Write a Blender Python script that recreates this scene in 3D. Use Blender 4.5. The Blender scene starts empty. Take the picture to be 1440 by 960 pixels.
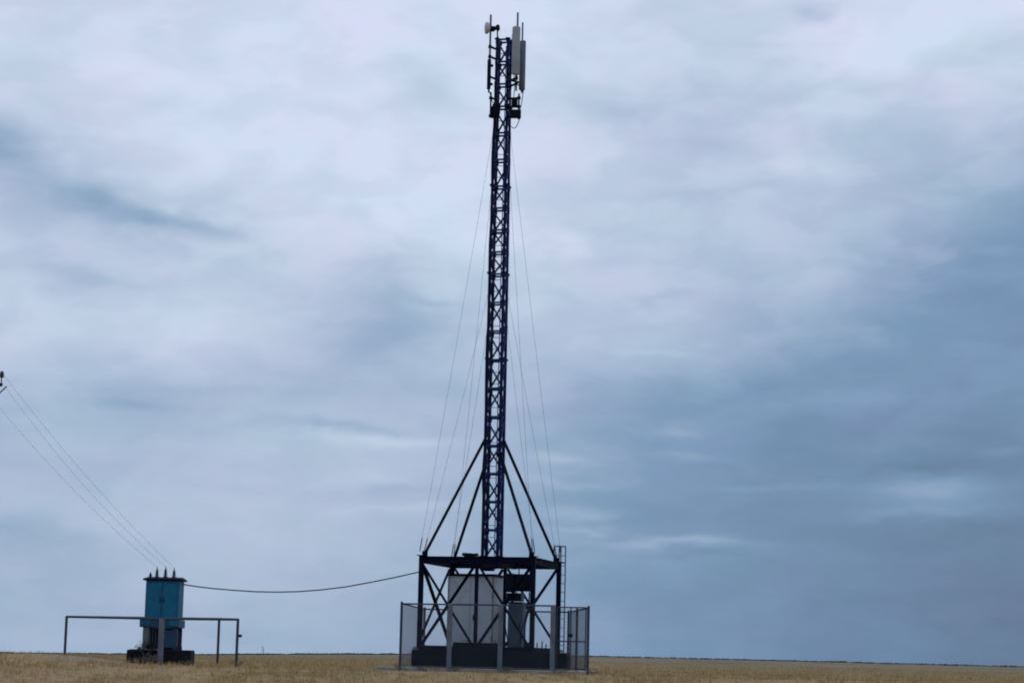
import bpy, bmesh, math, random
from mathutils import Vector, Matrix, noise

random.seed(7)
scene = bpy.context.scene
col = scene.collection
rad = math.radians

# ------------------------------------------------------------------ camera
F_PX = 3000.0                      # focal length in pixels of the 1440 px wide photograph
ROLL = rad(1.3)
PITCH = math.atan((926 - 480) / F_PX)
CAM_Z = 0.45                       # eye height above the ground under the tower
cam_data = bpy.data.cameras.new('camera')
cam_data.sensor_width = 36.0
cam_data.lens = 36.0 * F_PX / 1440.0
cam_data.clip_start = 0.1
cam_data.clip_end = 20000.0
cam = bpy.data.objects.new('camera', cam_data)
col.objects.link(cam)
CAM_ROT = Matrix.Rotation(rad(90) + PITCH, 4, 'X') @ Matrix.Rotation(ROLL, 4, 'Z')
cam.matrix_world = Matrix.Translation((0, 0, CAM_Z)) @ CAM_ROT
scene.camera = cam

def ray(px, py):
    return (CAM_ROT.to_3x3() @ Vector(((px - 720) / F_PX, (480 - py) / F_PX, -1.0))).normalized()

def W(px, py, Y):
    """point at depth Y metres that the photograph shows at (px, py)"""
    d = ray(px, py)
    return Vector((0, 0, CAM_Z)) + d * (Y / d.y)

def ZP(px, py, Y):
    return W(px, py, Y).z

# ------------------------------------------------------------------ world: overcast sky
SUN_EL, SUN_AZ = rad(52), rad(20)          # azimuth measured from +Y (view direction) towards +X
world = bpy.data.worlds.new('World')
scene.world = world
world.use_nodes = True
wt = world.node_tree
wt.nodes.clear()

class NT:
    """small helper for building node graphs"""
    def __init__(self, tree):
        self.t = tree
    def node(self, kind, **kw):
        n = self.t.nodes.new(kind)
        for k, v in kw.items():
            setattr(n, k, v)
        return n
    def link(self, a, b):
        self.t.links.new(a, b)
    def put(self, sock, v):
        if isinstance(v, bpy.types.NodeSocket):
            self.t.links.new(v, sock)
        else:
            sock.default_value = v
    def m(self, op, a, b=0.0, c=None, clamp=False):
        n = self.node('ShaderNodeMath', operation=op, use_clamp=clamp)
        self.put(n.inputs[0], a)
        self.put(n.inputs[1], b)
        if c is not None:
            self.put(n.inputs[2], c)
        return n.outputs[0]
    def rng(self, v, a, b, c=0.0, d=1.0, mode='LINEAR'):
        n = self.node('ShaderNodeMapRange', interpolation_type=mode)
        self.put(n.inputs[0], v)
        for i, q in enumerate((a, b, c, d)):
            n.inputs[i + 1].default_value = q
        return n.outputs[0]
    def mixf(self, f, a, b):
        n = self.node('ShaderNodeMix', data_type='FLOAT')
        self.put(n.inputs[0], f); self.put(n.inputs[2], a); self.put(n.inputs[3], b)
        return n.outputs[0]
    def mixc(self, f, a, b, blend='MIX'):
        n = self.node('ShaderNodeMix', data_type='RGBA', blend_type=blend)
        self.put(n.inputs[0], f); self.put(n.inputs[6], a); self.put(n.inputs[7], b)
        return n.outputs[2]
    def noise(self, vec, scale, detail=4.0, rough=0.5, dist=0.0):
        n = self.node('ShaderNodeTexNoise')
        self.put(n.inputs['Vector'], vec)
        n.inputs['Scale'].default_value = scale
        n.inputs['Detail'].default_value = detail
        n.inputs['Roughness'].default_value = rough
        n.inputs['Distortion'].default_value = dist
        return n
    def xyz(self, x, y, z=0.0):
        n = self.node('ShaderNodeCombineXYZ')
        self.put(n.inputs[0], x); self.put(n.inputs[1], y); self.put(n.inputs[2], z)
        return n.outputs[0]
    def ramp(self, v, stops, interp='LINEAR'):
        n = self.node('ShaderNodeValToRGB')
        cr = n.color_ramp
        cr.interpolation = interp
        while len(cr.elements) < len(stops):
            cr.elements.new(0.5)
        for e, (p, c) in zip(cr.elements, stops):
            e.position = p
            e.color = c if len(c) == 4 else (*c, 1.0)
        self.put(n.inputs[0], v)
        return n.outputs[0]

def lin(r, g, b):
    f = lambda c: (c / 255) / 12.92 if c / 255 <= 0.04045 else ((c / 255 + 0.055) / 1.055) ** 2.4
    return (f(r), f(g), f(b), 1.0)

N = NT(wt)
tc = N.node('ShaderNodeTexCoord')
DIR = tc.outputs['Generated']
sep = N.node('ShaderNodeSeparateXYZ'); N.link(DIR, sep.inputs[0])
dx, dy, dz = sep.outputs
R2D = 180 / math.pi
az0 = N.m('MULTIPLY', N.m('ARCTAN2', dx, dy), R2D)                       # degrees right of the view axis
el0 = N.m('MULTIPLY', N.m('ARCSINE', dz), R2D)
el1 = N.m('MULTIPLY_ADD', az0, -math.tan(ROLL), el0)
# wind-torn edges: warp the cloud layout with two octaves of noise
vec1 = N.xyz(N.m('MULTIPLY', az0, 0.22), N.m('MULTIPLY', el1, 0.5))
w1 = N.node('ShaderNodeSeparateColor'); N.link(N.noise(vec1, 1.0, 3.0, 0.55).outputs['Color'], w1.inputs[0])
vec2 = N.xyz(N.m('MULTIPLY', az0, 0.6), N.m('MULTIPLY', el1, 1.9), 7.3)
w2 = N.node('ShaderNodeSeparateColor'); N.link(N.noise(vec2, 1.0, 4.0, 0.6).outputs['Color'], w2.inputs[0])
def centred(s, a): return N.m('MULTIPLY', N.m('SUBTRACT', s, 0.5), a)
az = N.m('ADD', az0, N.m('ADD', centred(w1.outputs[0], 2.6), centred(w2.outputs[0], .7)))
el = N.m('ADD', el1, N.m('ADD', centred(w1.outputs[1], 1.3), centred(w2.outputs[1], 0.35)))

def sky_at(px, py):
    d = ray(px, py)
    a = math.degrees(math.atan2(d.x, d.y)); e = math.degrees(math.asin(d.z))
    return a, e - math.tan(ROLL) * a

# cloud brightness in bands of elevation (0 = slate storm cloud, 1 = bright thin cloud)
BANDS = [
 (915, [(0,.60),(200,.59),(400,.60),(600,.53),(850,.33),(1000,.27),(1200,.16),(1440,.04)]),
 (850, [(0,.59),(200,.61),(400,.64),(600,.55),(850,.32),(1000,.26),(1200,.15),(1440,.03)]),
 (780, [(0,.57),(80,.57),(250,.68),(400,.72),(600,.60),(800,.37),(1000,.27),(1200,.15),(1440,.06)]),
 (700, [(0,.63),(200,.69),(400,.73),(600,.63),(780,.40),(950,.27),(1150,.16),(1440,.13)]),
 (620, [(0,.58),(100,.64),(300,.68),(500,.70),(600,.66),(720,.57),(800,.44),(1000,.29),(1200,.21),(1440,.17)]),
 (550, [(0,.71),(100,.66),(190,.58),(300,.64),(450,.62),(600,.62),(740,.61),(830,.50),(930,.39),(1050,.32),(1200,.27),(1440,.25)]),
 (480, [(0,.80),(250,.90),(360,.78),(440,.64),(540,.50),(620,.68),(760,.75),(900,.69),(1000,.61),(1100,.50),(1200,.38),(1300,.31),(1440,.29)]),
 (400, [(0,.80),(130,.74),(250,.82),(400,.84),(500,.68),(560,.62),(650,.82),(800,.81),(950,.70),(1100,.69),(1200,.55),(1290,.37),(1440,.27)]),
 (310, [(0,.77),(140,.72),(250,.76),(350,.84),(500,.96),(620,1.03),(720,.92),(850,.81),(1000,.72),(1100,.77),(1250,.66),(1340,.53),(1440,.38)]),
 (220, [(0,.70),(80,.77),(180,.88),(300,.97),(400,.99),(600,.98),(720,.92),(850,.86),(1000,.73),(1100,.80),(1200,.69),(1300,.70),(1440,.66)]),
 (140, [(0,.85),(150,.95),(400,.98),(540,.93),(620,.88),(720,.93),(850,.83),(960,.76),(1080,.79),(1200,.90),(1300,.87),(1440,.80)]),
 (40,  [(0,.90),(200,.93),(400,.96),(600,.99),(720,1.02),(850,.93),(960,.86),(1080,.88),(1220,1.0),(1320,1.03),(1440,.97)]),
]
apos = N.rng(az, -14, 14)
layer = None
prev_t = None
for py, pts in BANDS:
    stops = [((sky_at(px, py)[0] + 14) / 28, (v, v, v)) for px, v in pts]
    r = N.ramp(apos, stops, 'B_SPLINE')
    sc_ = N.node('ShaderNodeSeparateColor'); N.link(r, sc_.inputs[0])
    t = sky_at(720, py)[1]
    layer = sc_.outputs[0] if layer is None else N.mixf(N.rng(el, prev_t, t), layer, sc_.outputs[0])
    prev_t = t

# single clouds and streaks: px, py, half-length px, half-height px, tilt deg (clockwise), strength
WISPS = [
 (-5,218,95,52,40,-.12), (110,276,120,30,24,-.12), (225,312,100,16,10,-.17), (310,324,70,11,3,-.07), (115,396,60,15,4,-.08),
 (60,268,60,12,20,.03), (545,468,75,26,-4,-.03), (620,428,45,8,8,-.10), (590,110,55,28,25,-.06),
 (210,562,95,9,0,-.08), (480,590,90,6,2,-.09), (545,611,85,10,1,.10), (520,668,80,16,2,.05),
 (600,716,90,5,-1,.08), (560,692,70,8,0,-.06), (790,640,40,8,4,.10), (800,676,60,6,0,.08),
 (950,762,95,8,2,.14), (965,781,70,4,3,-.05), (810,722,45,7,0,.11), (820,742,40,5,0,.09),
 (945,602,45,5,0,.07), (990,636,60,7,2,.06), (1090,678,75,6,-1,.07), (1310,692,85,16,4,.20),
 (1310,720,100,11,2,.14), (1280,660,90,8,-4,-.05), (1410,638,30,8,0,.08), (930,498,60,6,3,.07),
 (1155,12,26,16,0,-.13), (1120,238,60,18,8,.07), (1020,212,70,16,4,-.06), (880,165,70,14,6,-.06),
 (930,415,45,7,-6,-.08), (1000,268,60,9,-6,-.06), (1290,60,80,30,-20,.06), (1330,95,120,8,-14,-.03),
 (800,352,30,12,10,.07), (40,745,90,22,8,-.05), (250,545,120,8,0,-.04), (1180,560,110,14,-4,.03),
]
for px, py, hl, hh, tilt, s in WISPS:
    a0, e0 = sky_at(px, py)
    k = 180 / math.pi / F_PX
    ct, st = math.cos(rad(tilt)), math.sin(rad(tilt))
    du = N.m('SUBTRACT', az, a0); dv = N.m('SUBTRACT', el, e0)
    p = N.m('MULTIPLY_ADD', dv, -st / (hl * k), N.m('MULTIPLY', du, ct / (hl * k)))
    q = N.m('MULTIPLY_ADD', du, st / (hh * k), N.m('MULTIPLY', dv, ct / (hh * k)))
    rr = N.m('MULTIPLY_ADD', p, p, N.m('MULTIPLY', q, q))
    g = N.m('EXPONENT', N.m('MULTIPLY', rr, -0.9))
    layer = N.m('MULTIPLY_ADD', g, s * 1.3, layer)

# the rest of the sky goes on with the same kind of cloud
gen = N.rng(el0, 0.0, 24.0, 0.40, 0.84)
far = N.noise(DIR, 3.2, 5.0, 0.55, 0.4).outputs['Fac']
gen = N.m('ADD', gen, centred(far, 0.5))
side = N.m('MAXIMUM', N.rng(N.m('ABSOLUTE', az0), 15.5, 34, 0, 1, 'SMOOTHSTEP'), N.rng(el0, 19, 34, 0, 1, 'SMOOTHSTEP'))
L = N.mixf(side, layer, gen)
fine = N.noise(N.xyz(N.m('MULTIPLY', az0, 0.35), N.m('MULTIPLY', el1, 0.95), 3.1), 1.0, 6.0, 0.58, 0.3).outputs['Fac']
L = N.m('ADD', L, centred(fine, 0.17))
puff = N.noise(N.xyz(N.m('MULTIPLY', az0, 0.42), N.m('MULTIPLY', el1, 0.85), 21.0), 1.0, 3.5, 0.5, 0.4).outputs['Fac']
L = N.m('ADD', L, N.m('MULTIPLY', N.rng(puff, 0.38, 0.62, -0.5, 0.5, 'SMOOTHSTEP'), N.rng(el0, 4.0, 11.0, 0.035, 0.085)))
cloud = N.ramp(L, [(0.0, lin(97,117,146)), (0.14, lin(106,134,168)), (0.33, lin(123,152,186)), (0.5, lin(151,173,202)),
                   (0.7, lin(178,194,219)), (0.85, lin(198,210,232)), (1.0, lin(214,223,246))])
hue = N.noise(N.xyz(N.m('MULTIPLY', az0, 0.3), N.m('MULTIPLY', el1, 0.55), 11.0), 1.0, 3.0, 0.6).outputs['Fac']
cloud = N.mixc(N.rng(hue, 0.35, 0.65), N.mixc(1.0, cloud, (0.95, 1.015, 0.99, 1), 'MULTIPLY'),
               N.mixc(1.0, cloud, (1.025, 0.995, 1.015, 1), 'MULTIPLY'))
sky = N.node('ShaderNodeTexSky', sky_type='NISHITA')
sky.sun_disc = False
sky.sun_elevation = SUN_EL
sky.sun_rotation = SUN_AZ
sky.air_density = 1.0; sky.dust_density = 2.0
bg_sky = N.node('ShaderNodeBackground'); N.link(sky.outputs[0], bg_sky.inputs[0]); bg_sky.inputs[1].default_value = 0.06
bg_cloud = N.node('ShaderNodeBackground'); N.link(cloud, bg_cloud.inputs[0]); bg_cloud.inputs[1].default_value = 1.0
mixs = N.node('ShaderNodeMixShader'); mixs.inputs[0].default_value = 0.94
N.link(bg_sky.outputs[0], mixs.inputs[1]); N.link(bg_cloud.outputs[0], mixs.inputs[2])
outw = N.node('ShaderNodeOutputWorld'); N.link(mixs.outputs[0], outw.inputs[0])

# ------------------------------------------------------------------ sun behind cloud
sun_data = bpy.data.lights.new('sun', 'SUN')
sun_data.energy = 0.6
sun_data.angle = rad(18)
sun_data.color = (1.0, 0.96, 0.9)
sun = bpy.data.objects.new('sun', sun_data)
col.objects.link(sun)
sd = Vector((math.sin(SUN_AZ) * math.cos(SUN_EL), math.cos(SUN_AZ) * math.cos(SUN_EL), math.sin(SUN_EL)))
sun.rotation_euler = sd.to_track_quat('Z', 'Y').to_euler()

scene.view_settings.view_transform = 'Standard'
scene.view_settings.look = 'None'
scene.view_settings.exposure = 0.0
scene.view_settings.gamma = 1.0
scene.view_settings.use_curve_mapping = False
scene.render.engine = 'CYCLES'
scene.cycles.pixel_filter_type = 'BLACKMAN_HARRIS'
scene.cycles.filter_width = 2.0
scene.cycles.use_denoising = True
scene.cycles.max_bounces = 4
scene.cycles.use_adaptive_sampling = True
scene.cycles.adaptive_threshold = 0.02
scene.cycles.adaptive_min_samples = 8
world.cycles.sampling_method = 'MANUAL'
world.cycles.sample_map_resolution = 256

# ------------------------------------------------------------------ materials
def material(name, c1, c2=None, scale=3.0, rough=0.7, metal=0.0, dirt=None, dirt_amt=0.0, bump=0.0, spec=0.4):
    m = bpy.data.materials.new(name)
    m.use_nodes = True
    t = NT(m.node_tree)
    b = m.node_tree.nodes['Principled BSDF']
    pos = t.node('ShaderNodeNewGeometry').outputs['Position']
    n1 = t.noise(pos, scale, 5.0, 0.6)
    c = t.mixc(t.rng(n1.outputs['Fac'], 0.35, 0.65), (*c1, 1), (*(c2 or c1), 1))
    if dirt:
        n2 = t.noise(pos, scale * 2.7, 6.0, 0.65, 0.3)
        c = t.mixc(t.rng(n2.outputs['Fac'], 0.52, 0.68, 0, dirt_amt), c, (*dirt, 1))
    t.link(c, b.inputs['Base Color'])
    t.link(t.rng(n1.outputs['Fac'], 0.3, 0.7, rough - 0.1, min(1, rough + 0.1)), b.inputs['Roughness'])
    b.inputs['Metallic'].default_value = metal
    b.inputs['Specular IOR Level'].default_value = spec
    if bump:
        bp = t.node('ShaderNodeBump')
        bp.inputs['Strength'].default_value = bump
        bp.inputs['Distance'].default_value = 0.02
        t.link(n1.outputs['Fac'], bp.inputs['Height'])
        t.link(bp.outputs[0], b.inputs['Normal'])
    return m

M = {
 'navy':    material('navy_paint', (.002,.003,.015), (.003,.005,.024), 2.0, .7, dirt=(.010,.010,.014), dirt_amt=.5, spec=.08),
 'navy2':   material('blue_mast_paint', (.004,.009,.06), (.006,.014,.09), 2.0, .6, dirt=(.008,.01,.03), dirt_amt=.8, spec=.1),
 'brace':   material('worn_blue_brace_paint', (.016,.032,.13), (.026,.046,.17), 2.6, .6, dirt=(.012,.015,.035), dirt_amt=.7, spec=.15),
 'dark':    material('dark_grey_metal', (.004,.008,.019), (.007,.012,.028), 3.0, .7, spec=.1),
 'block':   material('bitumen_coated_concrete', (.003,.004,.009), (.009,.010,.016), 1.6, .9, dirt=(.028,.025,.027), dirt_amt=.6, bump=.4, spec=.2),
 'conc':    material('grey_concrete', (.11,.125,.155), (.16,.175,.205), 3.0, .9, dirt=(.075,.08,.095), dirt_amt=.6, bump=.4),
 'pad':     material('dusty_concrete', (.24,.23,.215), (.33,.31,.29), 2.0, .95, dirt=(.17,.15,.125), dirt_amt=.7, bump=.4),
 'galv':    material('galvanised_steel', (.10,.115,.145), (.15,.165,.2), 4.0, .5, .3),
 'pipe':    material('painted_pipe', (.022,.036,.06), (.036,.05,.08), 4.0, .6, dirt=(.06,.062,.07), dirt_amt=.4),
 'wire':    material('thin_steel_wire', (.09,.115,.16), (.13,.155,.2), 4.0, .6, .2),
 'shelter': material('grey_sheet_metal', (.43,.47,.53), (.50,.54,.60), 1.2, .6, dirt=(.30,.31,.33), dirt_amt=.6),
 'shel_tr': material('shelter_trim', (.2,.21,.24), (.25,.26,.29), 2.0, .6),
 'cabinet': material('blue_grey_cabinet_paint', (.04,.068,.115), (.055,.085,.135), 2.0, .5, dirt=(.03,.038,.055), dirt_amt=.4),
 'teal':    material('blue_enamel', (.004,.11,.205), (.008,.135,.235), 2.2, .5, dirt=(.012,.075,.14), dirt_amt=.7, spec=.2),
 'teal_d':  material('dark_blue_enamel', (.005,.05,.105), (.009,.065,.125), 3.0, .5, dirt=(.03,.03,.034), dirt_amt=.5),
 'tank':    material('transformer_grey_blue', (.028,.045,.085), (.04,.058,.10), 3.0, .5, dirt=(.045,.042,.045), dirt_amt=.6),
 'porc':    material('brown_porcelain', (.022,.018,.03), (.035,.026,.04), 5.0, .3),
 'white':   material('white_radome', (.42,.43,.43), (.5,.5,.5), 2.0, .45),
 'grey_r':  material('grey_radome', (.27,.29,.32), (.34,.355,.38), 2.0, .5),
 'grey_r2': material('dark_grey_radome', (.10,.115,.15), (.14,.155,.19), 2.0, .5),
 'wood':    material('weathered_wood', (.13,.115,.10), (.20,.18,.16), 4.0, .85, bump=.3),
 'line':    material('aluminium_conductor', (.22,.23,.26), (.28,.29,.32), 3.0, .6),
 'rubber':  material('black_rubber', (.004,.006,.014), (.007,.009,.018), 4.0, .7, spec=.15),
 'leaf_d':  material('dark_shrub_leaf', (.012,.016,.010), (.03,.034,.02), 6.0, .8, spec=.1),
 'leaf_dry':material('dry_weed_leaf', (.12,.11,.08), (.2,.18,.13), 6.0, .9, spec=.1),
 'scrub':   material('far_scrub_leaf', (.05,.056,.05), (.085,.085,.065), .05, .9, spec=.05),
}

def ground_material(grass=False):
    m = bpy.data.materials.new('dry_grass' if grass else 'steppe_soil')
    m.use_nodes = True
    t = NT(m.node_tree)
    b = m.node_tree.nodes['Principled BSDF']
    pos = t.node('ShaderNodeNewGeometry').outputs['Position']
    n1 = t.noise(pos, .22, 5.0, .6, .3).outputs['Fac']
    n2 = t.noise(pos, 1.1, 5.0, .65).outputs['Fac']
    n3 = t.noise(pos, 6.0, 4.0, .7).outputs['Fac']
    if grass:
        c = t.mixc(t.rng(n1, .4, .62), (.50, .345, .165, 1), (.36, .265, .10, 1))
        c = t.mixc(t.rng(n2, .45, .65), c, (.58, .405, .215, 1))
        c = t.mixc(t.rng(n3, .5, .72, 0, .6), c, (.17, .15, .06, 1))
        n6 = t.noise(pos, 2.1, 3.0, .6).outputs['Fac']
        c = t.mixc(t.rng(n6, .52, .66, 0, .75), c, (.19, .125, .06, 1))
    else:
        c = t.mixc(t.rng(n1, .4, .62), (.30, .20, .112, 1), (.27, .20, .086, 1))
        c = t.mixc(t.rng(n2, .45, .68, 0, .8), c, (.39, .275, .15, 1))
        c = t.mixc(t.rng(n3, .5, .7, 0, .8), c, (.12, .085, .05, 1))
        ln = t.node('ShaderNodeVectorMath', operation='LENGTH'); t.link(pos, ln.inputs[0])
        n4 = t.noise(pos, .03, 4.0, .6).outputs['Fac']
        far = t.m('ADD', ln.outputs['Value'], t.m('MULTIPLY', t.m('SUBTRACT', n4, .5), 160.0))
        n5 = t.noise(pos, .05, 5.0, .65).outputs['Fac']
        c = t.mixc(t.rng(far, 70, 260, 0, .9), c, t.mixc(t.rng(n5, .4, .6), (.12, .125, .095, 1), (.24, .175, .105, 1)))   # scrub plain; its grey-green with distance is air haze painted into the colour
        # trampled bare earth round the compound and the substation
        for cx, cy, rx, ry in ((-.2, 69.0, 5.2, 4.2), (-11.4, 69.2, 3.2, 2.6)):
            s = t.node('ShaderNodeSeparateXYZ'); t.link(pos, s.inputs[0])
            u = t.m('MULTIPLY', t.m('SUBTRACT', s.outputs[0], cx), 1 / rx)
            v = t.m('MULTIPLY', t.m('SUBTRACT', s.outputs[1], cy), 1 / ry)
            d = t.m('SQRT', t.m('MULTIPLY_ADD', u, u, t.m('MULTIPLY', v, v)))
            d = t.m('ADD', d, t.m('MULTIPLY', t.m('SUBTRACT', n2, .5), 1.2))
            c = t.mixc(t.rng(d, .75, 1.15, .8, 0), c, t.mixc(n3, (.33, .27, .215, 1), (.22, .175, .14, 1)))
        bp = t.node('ShaderNodeBump'); bp.inputs['Strength'].default_value = .7; bp.inputs['Distance'].default_value = .05
        t.link(n3, bp.inputs['Height']); t.link(bp.outputs[0], b.inputs['Normal'])
    t.link(c, b.inputs['Base Color'])
    b.inputs['Roughness'].default_value = .95
    b.inputs['Specular IOR Level'].default_value = .1
    return m
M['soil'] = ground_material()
M['grass'] = ground_material(True)

# ------------------------------------------------------------------ mesh helpers
class MB:
    def __init__(self):
        self.v, self.f, self.smooth = [], [], False
    def _add(self, vs, fs):
        o = len(self.v)
        self.v += [Vector(p) for p in vs]
        self.f += [tuple(i + o for i in f) for f in fs]
        return self
    def hexa(self, p):           # 8 corners: bottom 4 then top 4
        return self._add(p, [(3,2,1,0),(4,5,6,7),(0,1,5,4),(1,2,6,5),(2,3,7,6),(3,0,4,7)])
    def box(self, c, u, v, w):   # centre and three half-extent vectors
        c, u, v, w = Vector(c), Vector(u), Vector(v), Vector(w)
        return self.hexa([c-u-v-w, c+u-v-w, c+u+v-w, c-u+v-w, c-u-v+w, c+u-v+w, c+u+v+w, c-u+v+w])
    def bbox(self, c, u, v, w, b=.02):   # the same with chamfered edges
        bm = bmesh.new(); bmesh.ops.create_cube(bm, size=2)
        mat = Matrix((( *u, ), ( *v, ), ( *w, ))).transposed()
        for q in bm.verts: q.co = mat @ q.co
        bmesh.ops.bevel(bm, geom=bm.edges[:], offset=b, segments=1, affect='EDGES')
        bm.verts.index_update()
        self._add([q.co + Vector(c) for q in bm.verts], [[x.index for x in f.verts] for f in bm.faces])
        bm.free(); return self
    def bar(self, p, q, w, h=None, up=(0, 0, 1)):
        p, q = Vector(p), Vector(q); h = h or w
        d = (q - p).normalized(); up = Vector(up)
        if abs(d.dot(up)) > .98: up = Vector((FU.x, FU.y, 0))
        s = d.cross(up).normalized(); t = s.cross(d)
        return self.box((p + q) / 2, s * w / 2, (q - p) / 2, t * h / 2)
    def angle(self, p, q, w, th=.012, inward=None):   # an L-section steel angle
        p, q = Vector(p), Vector(q); d = (q - p).normalized()
        a = Vector(inward) if inward else Vector((0, 0, 1))
        if abs(d.dot(a.normalized())) > .95: a = Vector((1, .3, 0))
        s = d.cross(a).normalized(); t = s.cross(d)
        self.box((p + q) / 2 + s * w / 2, s * w / 2, (q - p) / 2, t * th / 2)
        self.box((p + q) / 2 + t * (w / 2 + th / 2), s * th / 2 , (q - p) / 2, t * w / 2)
        return self
    def tube(self, pts, r, n=8, r2=None, cap=True):
        pts = [Vector(p) for p in pts]; k = len(pts); vs = []
        for i, p in enumerate(pts):
            d = (pts[min(i + 1, k - 1)] - pts[max(i - 1, 0)]).normalized()
            a = Vector((0, 0, 1)) if abs(d.z) < .9 else Vector((1, 0, 0))
            s = d.cross(a).normalized(); t = s.cross(d)
            ri = r if r2 is None else r + (r2 - r) * i / (k - 1)
            vs += [p + (s * math.cos(2*math.pi*j/n) + t * math.sin(2*math.pi*j/n)) * ri for j in range(n)]
        fs = [(i*n+j, i*n+(j+1) % n, (i+1)*n+(j+1) % n, (i+1)*n+j) for i in range(k-1) for j in range(n)]
        if cap: fs += [tuple(range(n))[::-1], tuple(range((k-1)*n, k*n))]
        return self._add(vs, fs)
    def lathe(self, c, axis, prof, n=16):   # prof: (along axis, radius)
        c, d = Vector(c), Vector(axis).normalized()
        a = Vector((0, 0, 1)) if abs(d.z) < .9 else Vector((1, 0, 0))
        s = d.cross(a).normalized(); t = s.cross(d); k = len(prof)
        vs = [c + d*h + (s*math.cos(2*math.pi*j/n) + t*math.sin(2*math.pi*j/n)) * max(r, 1e-4) for h, r in prof for j in range(n)]
        fs = [(i*n+j, i*n+(j+1) % n, (i+1)*n+(j+1) % n, (i+1)*n+j) for i in range(k-1) for j in range(n)]
        fs += [tuple(range(n))[::-1], tuple(range((k-1)*n, k*n))]
        return self._add(vs, fs)
    def build(self, name, mat, parent=None, origin=None, smooth=False):
        root = parent
        while root is not None and root.parent: root = root.parent
        o0 = root.location.copy() if root is not None else Vector(origin if origin is not None else (0, 0, 0))
        me = bpy.data.meshes.new(name)
        me.from_pydata([tuple(p - o0) for p in self.v], [], self.f)
        bm = bmesh.new(); bm.from_mesh(me); bmesh.ops.recalc_face_normals(bm, faces=bm.faces[:]) if len(bm.faces) < 20000 else None
        bm.to_mesh(me); bm.free()
        if smooth:
            for p in me.polygons: p.use_smooth = True
            me.set_sharp_from_angle(angle=rad(40))
        me.materials.append(M[mat])
        ob = bpy.data.objects.new(name, me); col.objects.link(ob)
        if parent is not None: ob.parent = parent
        else: ob.location = o0
        return ob

def thing(name, label, cat, loc, group=None):
    o = bpy.data.objects.new(name, None); col.objects.link(o)
    o.empty_display_size = .3; o.location = loc
    return tag(o, label, cat, group)

def tag(o, label=None, cat=None, group=None, kind=None):
    if label: o['label'] = label
    if cat: o['category'] = cat
    if group: o['group'] = group
    if kind: o['kind'] = kind
    return o

Zv = Vector((0, 0, 1))

# ------------------------------------------------------------------ ground
def sm(a, b, x):
    t = max(0, min(1, (x - a) / (b - a))); return t * t * (3 - 2 * t)

CREST = [(-60, -1.0), (-16, -1.0), (-13.5, -1.0), (-8.5, -.35), (-4.2, .8), (0, 1.4), (2.7, 1.65), (8, 1.6), (13.5, 1.4), (20, 1.3), (60, .6)]
def crest(a):
    a = max(-60, min(60, a))
    for (a0, z0), (a1, z1) in zip(CREST, CREST[1:]):
        if a <= a1: return z0 + (z1 - z0) * (a - a0) / (a1 - a0)
def gz(x, y):
    d = math.hypot(x, y); a = math.degrees(math.atan2(x, y))
    h = -1.15 * (1 - sm(40, 66, d)) + crest(a) * sm(85, 600, d)
    if d > 620: h -= (d - 620) * .004
    h += .28 * math.exp(-(((x + 15.2) / 2.6) ** 2 + ((y - 70.2) / 3.5) ** 2))
    wob = noise.noise(Vector((x * .35, y * .35, 0))) * .05 + noise.noise(Vector((x * 1.3, y * 1.3, 5))) * .025
    flat = max(math.exp(-(((x + .6) / 4.5) ** 2 + ((y - 71) / 5.0) ** 2)), math.exp(-(((x + 11.4) / 3.0) ** 2 + ((y - 70) / 3.0) ** 2)))
    return h + wob * (1 - sm(90, 200, d)) * (1 - flat)

azs = []
a = -180.0
while a < 180 - 1e-6:
    azs.append(a); a += .25 if -18 <= a < 18 else (1.0 if -40 <= a < 40 else 4.0)
rs = [.6, 3, 8, 15, 25, 35, 42, 46] + [48 + i * .6 for i in range(75)] + [94, 98, 103, 110, 120, 135, 155, 180, 215, 260, 310, 370, 430, 490, 540, 570, 590, 600, 610, 625, 660, 800, 1200, 2500, 6000]
g = MB(); na = len(azs)
for r in rs:
    for a in azs:
        x, y = r * math.sin(rad(a)), r * math.cos(rad(a))
        g.v.append(Vector((x, y, gz(x, y))))
g.v.append(Vector((0, 0, gz(0, 0))))
for i in range(len(rs) - 1):
    for j in range(na):
        g.f.append((i*na+j, i*na+(j+1) % na, (i+1)*na+(j+1) % na, (i+1)*na+j))
for j in range(na): g.f.append((len(g.v)-1, (j+1) % na, j))
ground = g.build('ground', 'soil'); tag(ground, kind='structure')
for p in ground.data.polygons:
    p.use_smooth = True
bm = bmesh.new(); bm.from_mesh(ground.data)
for f in bm.faces:
    if f.normal.z < 0: f.normal_flip()
bm.to_mesh(ground.data); bm.free()

# ------------------------------------------------------------------ the mast and its braced base frame
TY = 72.0
T0 = W(691.4, 790, TY)                       # mast axis
TX = T0.x
def axis_px(py): return 692 + (790 - py) * math.tan(ROLL)
def ZT(py, Y=TY): return ZP(axis_px(py), py, Y)
FR = 2.68                                  # half diagonal of the frame
AD = {'A': Vector((-92, -55, 0)).normalized(), 'C': Vector((55, -92, 0)).normalized(),
      'D': Vector((92, 55, 0)).normalized(), 'B': Vector((-55, 92, 0)).normalized()}
FU = (AD['C'] - AD['A']).normalized()      # along the front face, left to right
FV = (AD['B'] - AD['A']).normalized()      # from the front face to the back
CEN = Vector((TX, TY, 0))
COR = {k: CEN + d * FR for k, d in AD.items()}
mid = lambda a, b: (COR[a] + COR[b]) / 2
ZB = ZT(791)                               # underside level of the beams' centre
Z_POST = .715

tower = thing('lattice_tower', 'tall slender navy lattice mast rising from a braced square steel base frame', 'tower', (TX, TY, 0))
P = lambda c, z: Vector((c.x, c.y, z))
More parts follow.
